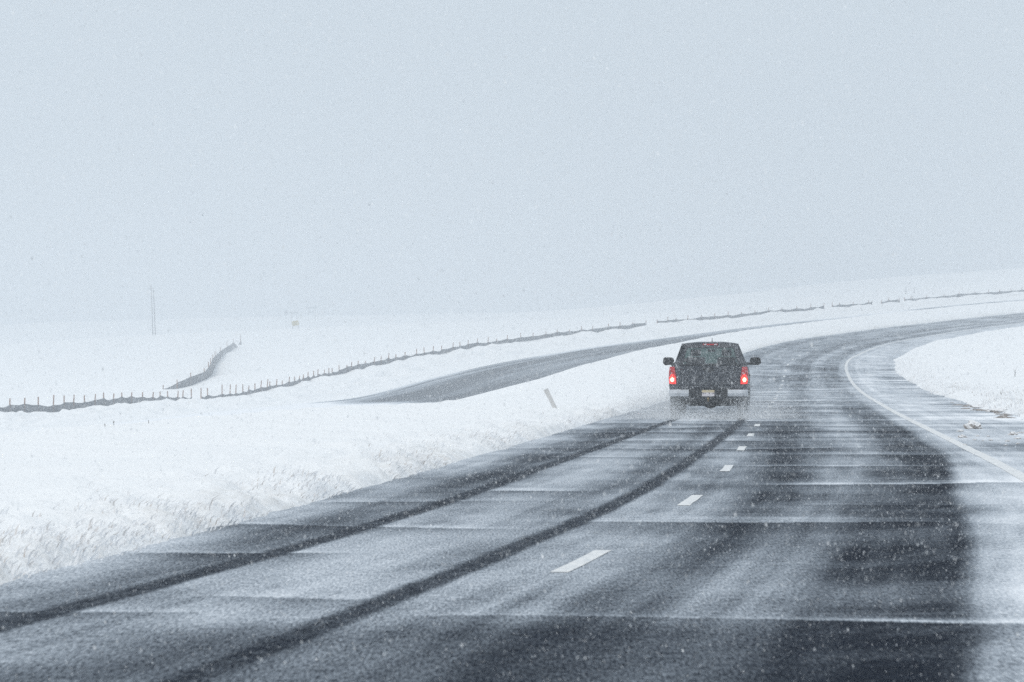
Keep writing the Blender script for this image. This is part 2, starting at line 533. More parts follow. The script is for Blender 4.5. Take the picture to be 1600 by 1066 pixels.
def cover(s, u, X, Y):
    wander = .5 * sstep(40, 62, s)          # traffic drifts outward in the bend
    P = np.interp(u - wander * sstep(.8, 1.6, u), PU, PV)
    P = P + .24 * sstep(42, 62, s) * np.exp(-((u - 1.85) / .5) ** 2)
    far = sstep(55, 125, s)
    P = P * (1 - .62 * far) + .62 * far * (.44 + .10 * (u > 3.6))
    big = fbm(u * .45 + 5, Y * .09, 81, 3)
    mid = fbm(u * 1.1, Y * .30, 82, 4)
    lng = fbm(u * 3.0, s * .05, 83, 4)
    c = P * (.45 + .55 * big + .55 * mid) + (lng - .5) * .22 + (mid - .5) * .15 + (fbm(u * 9, s * .22, 87, 3) - .5) * .20 + (fbm(u * 4.5, s * 1.1, 78, 4, .65) - .5) * .22 * np.sqrt(np.clip(P, 0, 1))
    # scoured and drifted bands across the road
    band = fbm(X * .10, Y * (.55 - .25 * sstep(60, 200, Y)), 84, 3)
    c = c + (band - .5) * (.18 + .22 * sstep(45, 90, Y)) * (1 - .6 * sstep(235, 300, s))
    xp = 800 + F * X / Y
    c = c * (1 - .45 * (1 - sstep(19.5, 21.2, Y)) * sstep(-2.2, -1.2, u) * (1 - sh_(u, mid)))
    c = np.where(c < .5, .5 * (np.clip(c, 0, 1) / .5) ** 1.5, c)
    strm = sstep(.38, .72, fbm(X * .35 + .05 * Y, Y * 1.7, 85, 4, .6))
    for i, (yi, x0, x1, a, L) in enumerate(RIDGES):
        a = a * (1 if yi < 62 else .62)
        yl = yi + (vnoise(X * 1.1, 0, 90 + i) - .5) * .010 * yi + (vnoise(X * .33, 7, 130 + i) - .5) * .05 * yi
        win = sstep(x0 - 40, x0 + 120, xp) * (1 - sstep(x1 - 140, x1 + 40, xp)) * (1 - .5 * sstep(2.8, 3.4, u))
        win = win * np.clip(1.7 * fbm(X * .5, yi, 170 + i, 3) - .08, 0, 1.25)
        d = Y - yl
        e = .0012 * yi
        c = c + a * win * sstep(-e, e, d) * (.5 * np.exp(-np.maximum(d, 0) / (.009 * yi)) + (.2 + .55 * strm) * np.exp(-np.maximum(d, 0) / L))
        c = c * (1 - np.clip(.62 * win, 0, .72) * (a > .15) * np.exp(-np.maximum(-d, 0) / (1.1 * L)) * (d < 0))
    lobes = sstep(.42, .66, fbm(Y * .16 + 3, u * .35, 77, 3)) * (1 - .6 * far)
    c = c * (1 - .55 * lobes * (np.exp(-((u + 2.85) / .3) ** 2) + .8 * np.exp(-((u + 1.05) / .28) ** 2)))
    # right shoulder: packed snow, rumble-strip line, bare wet streaks by the bank
    c = c + .07 * np.exp(-((u - 4.3) / .09) ** 2) * sstep(55, 80, s)
    bare = sstep(4.9, 6.0, u) * sstep(100, 130, s) * (1 - sstep(250, 280, s)) * sstep(.42, .62, fbm(X * .12, Y * .5, 86, 3))
    c = c * (1 - .55 * bare) + .09 * sstep(3.8, 4.4, u) * sstep(70, 110, s) * (1 - bare)
    sh = sh_(u - wander, mid)
    c = c + .08 * sh
    c = c + .08 * sstep(.46, .70, fbm(u * .9 - .22 * Y, Y * .30, 76, 4, .6)) * sstep(1.0, 1.7, u) * (1 - sh)
    c = c * (1 - .15 * sstep(235, 300, s))
    # the pickup's fresh tyre tracks
    for side in (-1, 1):
        d = np.abs(u - track_u(s, side) + .03 * (vnoise(s * .3, side, 88) - .5))
        m = (1 - sstep(.07, .165, d + .05 * (fbm(u * 9, s * 1.5, 99) - .5))) * (s < 99)
        tread = .10 * vnoise(u * 14, s * 5, 89)
        c = c * (1 - m * .95) + m * tread * .8
    return np.clip(c, 0.0, 1)

def road_relief(s, u, c):
    return .004 + .010 * c - .0

def road_mesh(name, rows, us, mat, covf, zf):
    SG, UG = np.meshgrid(rows, us, indexing='ij')
    X, Y = plan(SG, -UG)
    c = covf(SG, UG, X, Y)
    z = zf(SG, UG) + .004 + .012 * c
    return mesh_obj(name, np.stack([X, Y, z], -1).reshape(-1, 3), grid_faces(*SG.shape)[:, ::-1], mat, smooth=True, attrs={"cover": c})

rr_ = [11.0]
while rr_[-1] < 640:
    d = rr_[-1]
    rr_.append(d + min(max(d * d / 9000., .03), .35 + max(0, d - 150) * .01))
RROWS = np.array(rr_)
road = road_mesh("highway", RROWS, np.arange(-4.0, 7.0, .035), M_ROAD, cover, lambda s, u: z_road(s, -u))
tag(road, "dark two lane highway dusted with blown snow and tyre tracks", "road", kind="structure")

def cover2(s, u, X, Y):
    v = -u - 33.4
    a = fbm(v * .9, s * .02, 91, 4); b2 = fbm(v * .35, s * .05, 92, 4)
    edge = 1 - sstep(.2, 3.0, np.abs(12.4 - v))
    lowend = 1 - sstep(312, 342, s)
    c = .08 + (a - .5) * .55 + (b2 - .5) * .28 + edge * .7 * sstep(.32, .62, fbm(v * 1.6, s * .03, 93, 3)) + 1.2 * lowend + .35 * sstep(500, 560, s) * sstep(.35, .65, b2)
    return np.clip(c, .05, 1)
oroad = road_mesh("opposite_highway", np.arange(120, 760, .8), -np.arange(33.2, 46.4, .2)[::-1], M_ROAD2, cover2,
                  lambda s, u: np.interp(s, S, ZO))
tag(oroad, "grey snow streaked carriageway beyond the white median", "road", kind="structure")

def strip(name, s0, s1, u0, u1, n, lift, parent):
    ss = np.linspace(s0, s1, n + 1)
    SG, UG = np.meshgrid(ss, [u0, u1], indexing='ij')
    jit = (np.array([vnoise(ss * 1.3, 2, 201), vnoise(ss * 1.3, 5, 202)]).T - .5) * .012
    UG = UG + jit
    X, Y = plan(SG, -UG)
    Z = z_road(SG, -UG) + .004 + .012 * cover(SG, UG, X, Y).mean(1, keepdims=True) + lift
    return mesh_obj(name, np.stack([X, Y, Z], -1).reshape(-1, 3), grid_faces(n + 1, 2)[:, ::-1], M_PAINT, parent)
for k in range(0, 23):
    s0 = 25.5 + 12.2 * k
    wd = .062
    strip("lane_dash", s0, s0 + 3.05, -wd, wd, 24, .004, road)
strip("edge_line", 14, 470, 3.57, 3.75, 700, .004, road)

# ------------------------------------------------------------------ pickup truck
M_BODY, nt, b = new_mat("truck_paint")
f = noise(nt, 5.); g = noise(nt, 45., 4, .75)
c = mixc(nt, mapr(nt, f, .3, .7, 0, 1), (.007, .010, .018), (.014, .018, .028))
nt.links.new(mixc(nt, mapr(nt, g, .49, .8, 0, .6), c, (.7, .73, .77)), b.inputs['Base Color'])
b.inputs['Roughness'].default_value = .42
b.inputs['Metallic'].default_value = .1
b.inputs['Specular IOR Level'].default_value = .4
M_BLACK = simple("black_plastic", (.008, .009, .012), .6, frost=.10, scale=5)
M_UNDER = simple("dark_underbody", (.012, .013, .016), .85, frost=.35, scale=4)
M_CHROME = simple("frosted_chrome", (.55, .57, .60), .5, .25, frost=.8, scale=5)
M_TYRE = simple("tyre_rubber", (.02, .021, .024), .9, frost=.55, scale=5)
M_RIM = simple("alloy", (.35, .36, .38), .4, .8, frost=.4)
M_SEAT = simple("seat_cloth", (.02, .021, .024), .9)
M_PLATE, nt, b = new_mat("number_plate")
tc = N(nt, "ShaderNodeTexCoord").outputs['Object']
sx = N(nt, "ShaderNodeSeparateXYZ"); nt.links.new(tc, sx.inputs[0])
c = mixc(nt, mapr(nt, sx.outputs['Z'], .655, .675, 0, 1), (.72, .68, .70), (.62, .52, .33))
smear = N(nt, "ShaderNodeTexNoise"); smear.inputs['Scale'].default_value = 26; nt.links.new(tc, smear.inputs['Vector'])
inrow = math_n(nt, 'LESS_THAN', math_n(nt, 'ABSOLUTE', math_n(nt, 'SUBTRACT', sx.outputs['Z'], .645)), .025)
nt.links.new(mixc(nt, math_n(nt, 'MULTIPLY', inrow, mapr(nt, smear.outputs['Fac'], .5, .56, 0, .75)), c, (.12, .1, .13)), b.inputs['Base Color'])
b.inputs['Roughness'].default_value = .6

def lens_mat(name, col, emis, strength):
    m, nt, b = new_mat(name)
    g = noise(nt, 30., 3)
    nt.links.new(mixc(nt, mapr(nt, g, .45, .8, 0, .35), col, tuple(min(1, x + .3) for x in col)), b.inputs['Base Color'])
    b.inputs['Roughness'].default_value = .25
    b.inputs['Emission Color'].default_value = (*emis, 1)
    b.inputs['Emission Strength'].default_value = strength
    return m
M_LENS = lens_mat("red_lens", (.35, .01, .015), (1, .02, .03), .12)
M_LIT = lens_mat("lit_red_lens", (.6, .02, .015), (1, .045, .03), 1.1)
M_BULB = lens_mat("glowing_bulb", (1, .5, .3), (1, .50, .30), 5.5)
M_CLEAR = lens_mat("clear_lens", (.7, .7, .72), (1, 1, 1), .0)
M_STICK = simple("pink_decal", (.62, .34, .36), .6)

def glass_mat(name, tint, op):
    m = bpy.data.materials.new(name); m.use_nodes = True
    nt = m.node_tree; nt.nodes.clear()
    out = N(nt, "ShaderNodeOutputMaterial"); tr = N(nt, "ShaderNodeBsdfTransparent"); gl = N(nt, "ShaderNodeBsdfGlossy")
    tr.inputs['Color'].default_value = (*tint, 1)
    gl.inputs['Roughness'].default_value = .12
    gl.inputs['Color'].default_value = (.5, .55, .6, 1)
    df = N(nt, "ShaderNodeBsdfDiffuse")
    mx = N(nt, "ShaderNodeMixShader"); mx2 = N(nt, "ShaderNodeMixShader")
    fr = noise(nt, 30, 4, .7)
    df.inputs['Color'].default_value = (.7, .72, .75, 1)
    nt.links.new(mapr(nt, fr, .5, .8, .02, op), mx2.inputs[0])
    mx.inputs[0].default_value = .06
    nt.links.new(tr.outputs[0], mx.inputs[1]); nt.links.new(gl.outputs[0], mx.inputs[2])
    nt.links.new(mx.outputs[0], mx2.inputs[1]); nt.links.new(df.outputs[0], mx2.inputs[2])
    nt.links.new(mx2.outputs[0], out.inputs['Surface'])
    return m
M_GLASS_R = glass_mat("tinted_rear_glass", (.16, .195, .195), .4)
M_GLASS_F = glass_mat("green_windscreen", (.42, .60, .55), .25)
M_GLASS_S = glass_mat("dark_side_glass", (.18, .2, .22), .35)

TS = 98.0
tu = -1.33
tx, ty = plan(TS, -tu)
truck = empty("pickup_truck", (float(tx), float(ty), float(z_road(TS, -tu)) + .008), -heading(TS))
tag(truck, "dark snow dusted pickup truck with lit red tail lamps driving along the highway", "pickup truck")

SEC = [(.86, .50), (.955, .60), (.988, .80), (.992, 1.0), (.975, 1.18), (.94, 1.30), (.90, 1.345)]
def section(y, k=1., zt=None):
    pts = []
    for x, z in SEC:
        zz = z if zt is None else .5 + (z - .5) * (zt - .5) / (1.345 - .5)
        pts.append((x * k, y, zz))
    return pts + [(-x, y_, z) for x, y_, z in pts[::-1]]
body = MB().loft([section(0, .985), section(.05), section(1.9), section(3.6), section(4.25, 1, 1.32), section(5.0, .985, 1.26), section(5.55, .94, 1.18), section(5.7, .86, 1.08)]).build("body", M_BODY, truck, smooth=True)
cutters = [MB().box(-.80, .80, .07, 1.93, .80, 2.)]
for ya in (1.28, 4.82):
    for sx_ in (-1, 1):
        cutters.append(MB().lathe_x([(-.24, .475), (.24, .475)], sx_ * .86, ya, .42, 32))
for cb in cutters:
    co = cb.build("cut", M_UNDER)
    mod = body.modifiers.new("b", 'BOOLEAN'); mod.object = co; mod.operation = 'DIFFERENCE'; mod.solver = 'EXACT'
    dg = bpy.context.evaluated_depsgraph_get()
    me = bpy.data.meshes.new_from_object(body.evaluated_get(dg))
    body.modifiers.clear(); body.data = me
    bpy.data.objects.remove(co, do_unlink=True)
body.data.name = "body"
# cab: a frame with real window openings
BR, TR = (.915, 2.02, 1.335), (.70, 2.17, 1.875)
FR, TFn = (.90, 4.28, 1.31), (.68, 3.42, 1.885)
def lerp3(a, b_, t): return tuple(a[i] + (b_[i] - a[i]) * t for i in range(3))
def mir(p): return (-p[0], p[1], p[2])
cabm = MB()
panes = {}
def framed(key, q, mx0, mx1, my0, my1):
    """frame of four quads round an opening; q = bl, br, tr, tl"""
    def P(u, v): return lerp3(lerp3(q[0], q[1], u), lerp3(q[3], q[2], u), v)
    o = [P(0, 0), P(1, 0), P(1, 1), P(0, 1)]
    i = [P(mx0, my0), P(1 - mx1, my0), P(1 - mx1, 1 - my1), P(mx0, 1 - my1)]
    cabm.add(o + i, [(0, 1, 5, 4), (1, 2, 6, 5), (2, 3, 7, 6), (3, 0, 4, 7)])
    panes.setdefault(key, []).append(i)
framed('rear', [mir(BR), BR, TR, mir(TR)], .10, .10, .10, .16)
framed('front', [FR, mir(FR), mir(TFn), TFn], .06, .06, .04, .08)
for m in (lambda p: p, mir):
    bm_, tm_ = lerp3(BR, FR, .47), lerp3(TR, TFn, .60)
    bm_ = (bm_[0] + .01, bm_[1], bm_[2])
    framed('side', [m(BR), m(bm_), m(tm_), m(TR)], .10, .05, .07, .10)
    framed('side', [m(bm_), m(FR), m(TFn), m(tm_)], .05, .16, .07, .10)
# domed roof
for i, (ya, yb) in enumerate(((0, .12), (.12, .5), (.5, .88), (.88, 1))):
    for xa, xb in ((-1, -.86), (-.86, -.45), (-.45, .45), (.45, .86), (.86, 1)):
        def RP(u, v):
            p = lerp3(TR, TFn, v)
            dome = .055 * (1 - abs(u) ** 3) * (1 if .05 < v < .95 else .55)
            return (p[0] * u, p[1], p[2] + dome)
        cabm.add([RP(xa, ya), RP(xb, ya), RP(xb, yb), RP(xa, yb)], [(0, 1, 2, 3)])
cab = cabm.build("cab", M_BODY, truck)
bmx = bmesh.new(); bmx.from_mesh(cab.data)
bmesh.ops.remove_doubles(bmx, verts=bmx.verts, dist=.002)
bmesh.ops.recalc_face_normals(bmx, faces=bmx.faces)
bmx.to_mesh(cab.data); bmx.free()
md = cab.modifiers.new("solid", 'SOLIDIFY'); md.thickness = .05; md.offset = 0
md2 = cab.modifiers.new("round", 'BEVEL'); md2.width = .018; md2.segments = 2; md2.limit_method = 'ANGLE'
for key, nm, mt in (('rear', 'rear_window', M_GLASS_R), ('front', 'windscreen', M_GLASS_F), ('side', 'side_window', M_GLASS_S)):
    for q in panes[key]:
        cx_ = [sum(p[i] for p in q) / 4 for i in range(3)]
        qq = [tuple(cx_[i] + (p[i] - cx_[i]) * 1.03 for i in range(3)) for p in q]
        po = MB().add(qq, [(0, 1, 2, 3)]).build(nm, mt, truck)
        if key == 'rear':
            rearpane = po
            st = MB().box(-.69, -.60, 2.035, 2.041, 1.43, 1.53)
            st.v = [(x, y + (z - 1.335) * .278, z) for x, y, z in st.v]
            st.build("decal", M_STICK, po)
# seats seen through the glass
for sx_ in (-.40, .40):
    MB().box(sx_ - .24, sx_ + .24, 3.0, 3.16, 1.30, 1.56).build("seat_back", M_SEAT, truck, bevel=.05)
    MB().box(sx_ - .13, sx_ + .13, 3.02, 3.13, 1.58, 1.76).build("headrest", M_SEAT, truck, bevel=.045)
    MB().box(sx_ * 1.1 - .11, sx_ * 1.1 + .11, 2.32, 2.42, 1.34, 1.53).build("headrest", M_SEAT, truck, bevel=.04)
MB().box(-.84, .84, 3.95, 4.2, 1.26, 1.36).build("dashboard", M_SEAT, truck, bevel=.03)
MB().box(-.10, .10, 3.62, 3.66, 1.70, 1.76).build("rear_view_mirror", M_BLACK, truck, bevel=.01)
# tailgate
tg = MB().box(-.79, .79, -.035, .05, .775, 1.345).build("tailgate", M_BODY, truck, bevel=.018)
MB().box(-.795, .795, -.062, .06, 1.345, 1.385).build("spoiler_lip", M_BLACK, tg, bevel=.012)
MB().box(-.13, .13, -.056, -.03, 1.185, 1.285).build("handle", M_BLACK, tg, bevel=.018)
MB().box(-.72, .72, -.046, -.03, .845, .925).build("lower_crease", M_BODY, tg, bevel=.012)
# side rails of the bed
for sx_ in (-1, 1):
    MB().box(sx_ * .865 - .075, sx_ * .865 + .075, .02, 1.98, 1.335, 1.375).build("bed_rail", M_BLACK, truck, bevel=.012)
# tail lamps: narrow upper lens, wide lit lower lens
for sx_ in (-1, 1):
    def pl(pts, y0, y1):
        n = len(pts)
        q = [(sx_ * x, y0 + (.05 if x > .95 else 0), z) for x, z in pts] + [(sx_ * x, y1, z) for x, z in pts]
        return MB().add(q, [tuple(range(n))[::-1], tuple(range(n, 2 * n))] + [(i, (i + 1) % n, n + (i + 1) % n, n + i) for i in range(n)])
    lamp = pl([(.80, .865), (.985, .865), (.998, 1.0), (.995, 1.15), (.97, 1.31), (.845, 1.31), (.83, 1.16), (.80, 1.06)], -.04, .16).build("tail_lamp", M_LENS, truck, bevel=.01)
    pl([(.815, .885), (.975, .885), (.985, .99), (.965, 1.07), (.93, 1.12), (.88, 1.12), (.825, 1.05)], -.048, -.03).build("lit_lens", M_LIT, lamp, bevel=.004)
    MB().lathe_x([(-.004, .02), (-.004, .062), (.004, .062), (.004, .02)], 0, 0, 0, 16)
    bl = MB()
    n = 18
    bl.v = [(sx_ * .905, -.062, .985)] + [(sx_ * .905 + .044 * math.cos(2 * math.pi * k / n), -.0505, .985 + .052 * math.sin(2 * math.pi * k / n)) for k in range(n)]
    bl.f = [(0, 1 + k, 1 + (k + 1) % n) for k in range(n)]
    bl.build("bulb", M_BULB, lamp)
# third brake lamp and aerial
tb = MB().box(-.19, .19, 2.135, 2.17, 1.862, 1.898).build("cargo_lamp", M_LENS, truck, bevel=.006)
MB().box(-.165, -.10, 2.128, 2.14, 1.866, 1.893).build("clear_lens", M_CLEAR, tb)
MB().box(.10, .165, 2.128, 2.14, 1.866, 1.893).build("clear_lens", M_CLEAR, tb)
MB().tube([(.04, 2.5, 1.92), (.04, 2.46, 2.05)], [.012, .007], 6).build("aerial", M_BLACK, truck)
# bumper, plate, hitch
for sx_ in (-1, 1):
    bumper = MB().loft([[(sx_ * x, y, z) for y, z in ((-.15 + d, .565), (.05, .565), (.05, .735), (-.15 + d, .735), (-.165 + d, .65))] for x, d in ((.48, 0), (.85, .01), (.95, .045), (.992, .12))]).build("bumper", M_CHROME, truck, bevel=.008)
MB().box(-.485, .485, -.17, .05, .555, .742).build("step_pad", M_BLACK, truck, bevel=.012)
MB().box(-.155, .155, -.182, -.168, .57, .725).build("number_plate", M_PLATE, truck, bevel=.003)
ht = MB().box(-.04, .04, -.22, .3, .38, .46).build("hitch_receiver", M_UNDER, truck, bevel=.006)
MB().tube([(0, -.27, .44), (0, -.27, .50)], .014, 8).lathe_x([(-.032, .004), (-.02, .025), (0, .032), (.02, .025), (.032, .004)], 0, -.27, .51, 12).build("tow_ball", simple("brass", (.35, .25, .12), .4, .6), ht)
# running gear
MB().tube([(-.72, 1.28, .40), (.72, 1.28, .40)], .055, 10).build("rear_axle", M_UNDER, truck)
MB().lathe_x([(-.17, .05), (-.12, .12), (0, .165), (.12, .12), (.17, .05)], .02, 1.28, .40, 18).build("differential", M_UNDER, truck, smooth=True)
MB().box(-.55, .55, .1, .9, .40, .56).build("spare_carrier", M_UNDER, truck, bevel=.06)
MB().tube([(.45, -.04, .44), (.45, .6, .44), (.42, 2.0, .46)], .04, 10).build("exhaust_pipe", M_UNDER, truck)
MB().box(-.62, .62, 5.2, 5.3, .27, .52).build("air_dam", M_UNDER, truck, bevel=.01)
for sx_ in (-.5, .5):
    MB().box(sx_ - .05, sx_ + .05, .1, 5.4, .42, .54).build("frame_rail", M_UNDER, truck)
for ya in (1.28, 4.82):
    for sx_ in (-1, 1):
        wh = empty("wheel", (sx_ * .845, ya, .405)); wh.parent = truck
        prof = [(-.10, .245), (-.135, .27), (-.142, .33), (-.125, .385), (-.09, .402)]
        prof = prof + [(-x, r) for x, r in prof[::-1]]
        MB().lathe_x(prof, 0, 0, 0, 36).build("tyre", M_TYRE, wh, smooth=True)
        rm = MB().lathe_x([(sx_ * .09, .245), (sx_ * .125, .25), (sx_ * .11, .22), (sx_ * .08, .19), (sx_ * .10, .06), (sx_ * .105, .0)], 0, 0, 0, 24)
        rm.build("rim", M_RIM, wh, smooth=True)
    for sx_ in (-1, 1):
        if ya < 2:
            MB().box(sx_ * .85 - .13, sx_ * .85 + .13, .76, .775, .28, .62).build("mud_flap", M_UNDER, truck)
# mirrors
for sx_ in (-1, 1):
    hs = MB().loft([[(sx_ * x, y + d, z) for x, z in ((.995, 1.36), (1.22, 1.345), (1.28, 1.40), (1.27, 1.525), (1.22, 1.56), (1.02, 1.55), (.985, 1.48))] for y, d in ((3.92, 0), (4.06, .0))]).build("wing_mirror", M_BLACK, truck, bevel=.02)
    MB().box(*sorted((sx_ * .88, sx_ * 1.02)), 3.97, 4.05, 1.355, 1.42).build("mirror_arm", M_BLACK, hs, bevel=.01)
    # doors as slightly proud skins over the body side
    for y0, y1 in ((2.08, 3.05), (3.07, 4.15)):
        prof = [(x + .006, z) for x, z in SEC[1:6]]
        vs, fs = [], []
        for y in (y0, y1):
            vs += [(sx_ * x, y, z) for x, z in prof]
        n = len(prof)
        fs = [(i, i + 1, n + i + 1, n + i) for i in range(n - 1)]
        dr_ = MB().add(vs, fs).build("door", M_BODY, truck, smooth=True)
        sm = dr_.modifiers.new("t", 'SOLIDIFY'); sm.thickness = .012
        MB().box(*sorted((sx_ * .985, sx_ * 1.015)), y0 + .08, y0 + .26, 1.07, 1.11).build("door_handle", M_BLACK, dr_, bevel=.006)
    MB().box(*sorted((sx_ * .58, sx_ * .80)), 5.56, 5.70, .88, 1.04).build("headlight", M_CLEAR, truck, bevel=.02)
MB().box(-.52, .52, 5.62, 5.73, .72, 1.04).build("grille", M_BLACK, truck, bevel=.02)
MB().box(-.86, .86, 5.5, 5.78, .48, .68).build("front_bumper", M_CHROME, truck, bevel=.03)

# ------------------------------------------------------------------ silt fences
M_STAKE = simple("raw_wood_stake", (.26, .15, .10), .85, var=.4, scale=14)
M_FABRIC, nt, b = new_mat("silt_fabric")
g = noise(nt, 9., 4, .7); g2 = noise(nt, 1.3, 3)
c = mixc(nt, mapr(nt, g2, .3, .7, 0, 1), (.095, .108, .125), (.14, .155, .175))
nt.links.new(mixc(nt, mapr(nt, g, .55, .8, 0, .3), c, (.7, .72, .75)), b.inputs['Base Color'])
b.inputs['Roughness'].default_value = .9

def stake_mesh(parent, p, h, lean, buried=.35):
    a = .042
    dx, dy = lean
    x, y, z = p
    secs = []
    for t, k in ((-buried, 1.), (h - .03, 1.), (h, .55)):
        cx_, cy_ = x + dx * t, y + dy * t
        secs.append([(cx_ - a * k, cy_ - a * k, z + t), (cx_ + a * k, cy_ - a * k, z + t), (cx_ + a * k, cy_ + a * k, z + t), (cx_ - a * k, cy_ + a * k, z + t)])
    return MB().loft(secs).build("stake", M_STAKE, parent)

def panel_mesh(parent, p0, p1, gz, h0, h1, sag, seed, toside=.03):
    """cloth between two stakes; gz(x, y) = snow height, cloth runs a little below it"""
    n, k = 8, 3
    g0 = np.random.default_rng(seed)
    verts, faces = [], []
    dx, dy = p1[0] - p0[0], p1[1] - p0[1]
    L = math.hypot(dx, dy)
    nx, ny = dy / L, -dx / L
    for i in range(n + 1):
        t = i / n
        x, y = p0[0] + dx * t, p0[1] + dy * t
        zt = (p0[2] + h0) * (1 - t) + (p1[2] + h1) * t - sag * 4 * t * (1 - t) * (1 + .3 * math.sin(5 * t + seed))
        zb = (p0[2] * (1 - t) + p1[2] * t) - .45
        bl = .10 * 4 * t * (1 - t) * math.sin(seed * 1.7)
        for j in range(k + 1):
            v = j / k
            o = bl * math.sin(math.pi * v) + toside
            for sgn in (0,):
                verts.append((x + nx * o, y + ny * o, zb + (zt - zb) * v))
    for i in range(n):
        for j in range(k):
            a = i * (k + 1) + j
            faces.append((a, a + k + 1, a + k + 2, a + 1))
    o = MB().add(verts, faces).build("fabric_panel", M_FABRIC, parent)
    sm = o.modifiers.new("cloth", 'SOLIDIFY'); sm.thickness = .006
    return o

sect = [
    ("silt fence with the tallest stakes, beside the lower end of the far carriageway",
     [-75, -52, -30, -8, 16.5, 38, 60, 84, 101, 115, 133.5, 148, 163, 178, 191, 206, 223.5, 238.5, 251, 262.5, 278, 286, 299.5],
     [627, 626, 625, 624, 622.5, 621.7, 620, 616.8, 618, 616.8, 617.7, 615.7, 613.2, 614.7, 613.5, 613.2, 612.7, 612.7, 611.5, 611, 610.7, 609.7, 607]),
    ("short sagging end of silt fence beside the break near the forked fence",
     [314.5, 325, 347, 360, 369, 379.5, 389, 398.5, 408, 418, 422.5, 432, 442, 452, 461, 468, 474, 482, 490.7, 497, 507, 514, 520, 530, 542.5, 549, 560,
      572, 585, 595, 607, 619, 633, 651, 663, 677, 691, 707, 719.5, 732, 746, 763, 776, 793, 814, 832.5, 853, 871, 890, 909, 926, 951, 969, 989, 1010],
     None),
    ("run of low silt fence above the far carriageway, before its first narrow gap uphill",
     [1027, 1043.5, 1057, 1075, 1096, 1117, 1138, 1159, 1180, 1201, 1222, 1245, 1267.6, 1288], None),
    ("short four stake piece of silt fence between two gaps on the uphill slope", [1300, 1312, 1333, 1357, 1363], None),
    ("very short three stake piece of silt fence standing alone between gaps", [1377, 1389, 1403, 1406], None),
    ("uppermost run of silt fence following the climbing far carriageway", [1414, 1423, 1448, 1475, 1499, 1524, 1545, 1562, 1580, 1597, 1618], None)]
sect[1] = ("longest run of grey silt fence climbing beside the far carriageway", sect[1][1], None)
grp = "silt fence runs"
fr = np.random.default_rng(21)
for label, xs, tops in sect:
    pts = []
    for i, x in enumerate(xs):
        s = s_at(x, FW)
        X, Y = map(float, plan(s, FW))
        z = float(np.interp(s, S, ZF)) + .02
        if tops: h = (HY + F * (H - z) / Y - tops[i]) * Y / F
        else: h = float(np.interp(x, [310, 480, 700, 900, 1300, 1600], [1.05, .85, .95, .85, .85, .85])) + fr.uniform(-.16, .16)
        pts.append((X, Y, z, h))
    root = empty("silt_fence", pts[0][:3])
    bpy.context.view_layer.update()
    tag(root, label, "fence", grp)
    ox, oy, oz = pts[0][:3]
    fh = [float(np.interp(xs[i], [0, 200, 300, 340, 480, 560, 900, 1600], [.72, .64, .36, .36, .50, .56, .50, .54])) + fr.uniform(-.08, .08) for i in range(len(pts))]
    for i, (X, Y, z, h) in enumerate(pts):
        stake_mesh(root, (X - ox, Y - oy, z - oz), h, (fr.uniform(-.03, .10), fr.uniform(-.05, .05)))
        if i + 1 < len(pts):
            q = pts[i + 1]
            panel_mesh(root, (X - ox, Y - oy, z - oz), (q[0] - ox, q[1] - oy, q[2] - oz), None, fh[i], fh[i + 1], fr.uniform(.05, .16), 31 * i + abs(int(xs[0])))
# fence branching off across the field
bz = [(100, 592, 547, 594), (180, 592, 570, 560), (245, 590, 485, 520), (385, 560, 420, 460), (530, 494, 370, 408), (577, 462, 305, 352), (592, 448, 265, 325), (615, 408, 230, 268),
      (645, 358, 195, 238), (693, 284, 150, 192), (765, 214, 95, 146), (835, 170, 65, 100)]
pts = []
for x, yb, ys, yf in bz:
    xp, yp = 240 + x / 6.667, 520 + yb / 6.667
    X, Y, z = unproject(xp, yp)
    pts.append((X, Y, z, (yb - ys) / 6.667 * Y / F, max((yb - yf) / 6.667 * Y / F, .03)))
root = empty("silt_fence", pts[0][:3])
tag(root, "grey silt fence curving away uphill across the open white field", "fence", grp)
ox, oy, oz = pts[0][:3]
for i, (X, Y, z, h, f_) in enumerate(pts):
    if i != 1: stake_mesh(root, (X - ox, Y - oy, z - oz), h, (fr.uniform(-.04, .02), 0))
    if i + 1 < len(pts):
        q = pts[i + 1]
        panel_mesh(root, (X - ox, Y - oy, z - oz), (q[0] - ox, q[1] - oy, q[2] - oz), None, f_, q[4], .03, 500 + i)
p = pts[-1]; X2, Y2, z2 = unproject(240 + 880 / 6.667, 520 + 158 / 6.667)
panel_mesh(root, (p[0] - ox, p[1] - oy, p[2] - oz), (X2 - ox, Y2 - oy, z2 - oz), None, p[4], .02, .0, 530)
X3, Y3, z3 = unproject(240 + 906 / 6.667, 520 + 132 / 6.667)
root = empty("silt_fence", (X3, Y3, z3))
tag(root, "torn scrap of silt fence on one tall stake past the end of the field fence", "fence", grp)
stake_mesh(root, (0, 0, 0), 118 / 6.667 * Y3 / F, (-.03, 0))
def tri_panel(root, dxl, dxr, h):
    n = 5; v = []; f = []
    for i in range(n + 1):
        t = i / n
        v += [(dxl * (1 - t) ** 1.3, -.03 + .04 * math.sin(3 * t), -.3), (dxl * (1 - t) ** 1.6, -.03, .05 + (h - .05) * t ** 1.5)]
    for i in range(n): f.append((2 * i, 2 * i + 2, 2 * i + 3, 2 * i + 1))
    b0 = len(v); v += [(dxr, -.03, -.3), (dxr, -.03, .03)]
    f.append((2 * n, b0, b0 + 1, 2 * n + 1))
    o = MB().add(v, f).build("fabric_panel", M_FABRIC, root)
    o.modifiers.new("cloth", 'SOLIDIFY').thickness = .006
tri_panel(root, -31 / 6.667 * Y3 / F, 14 / 6.667 * Y3 / F, 72 / 6.667 * Y3 / F)

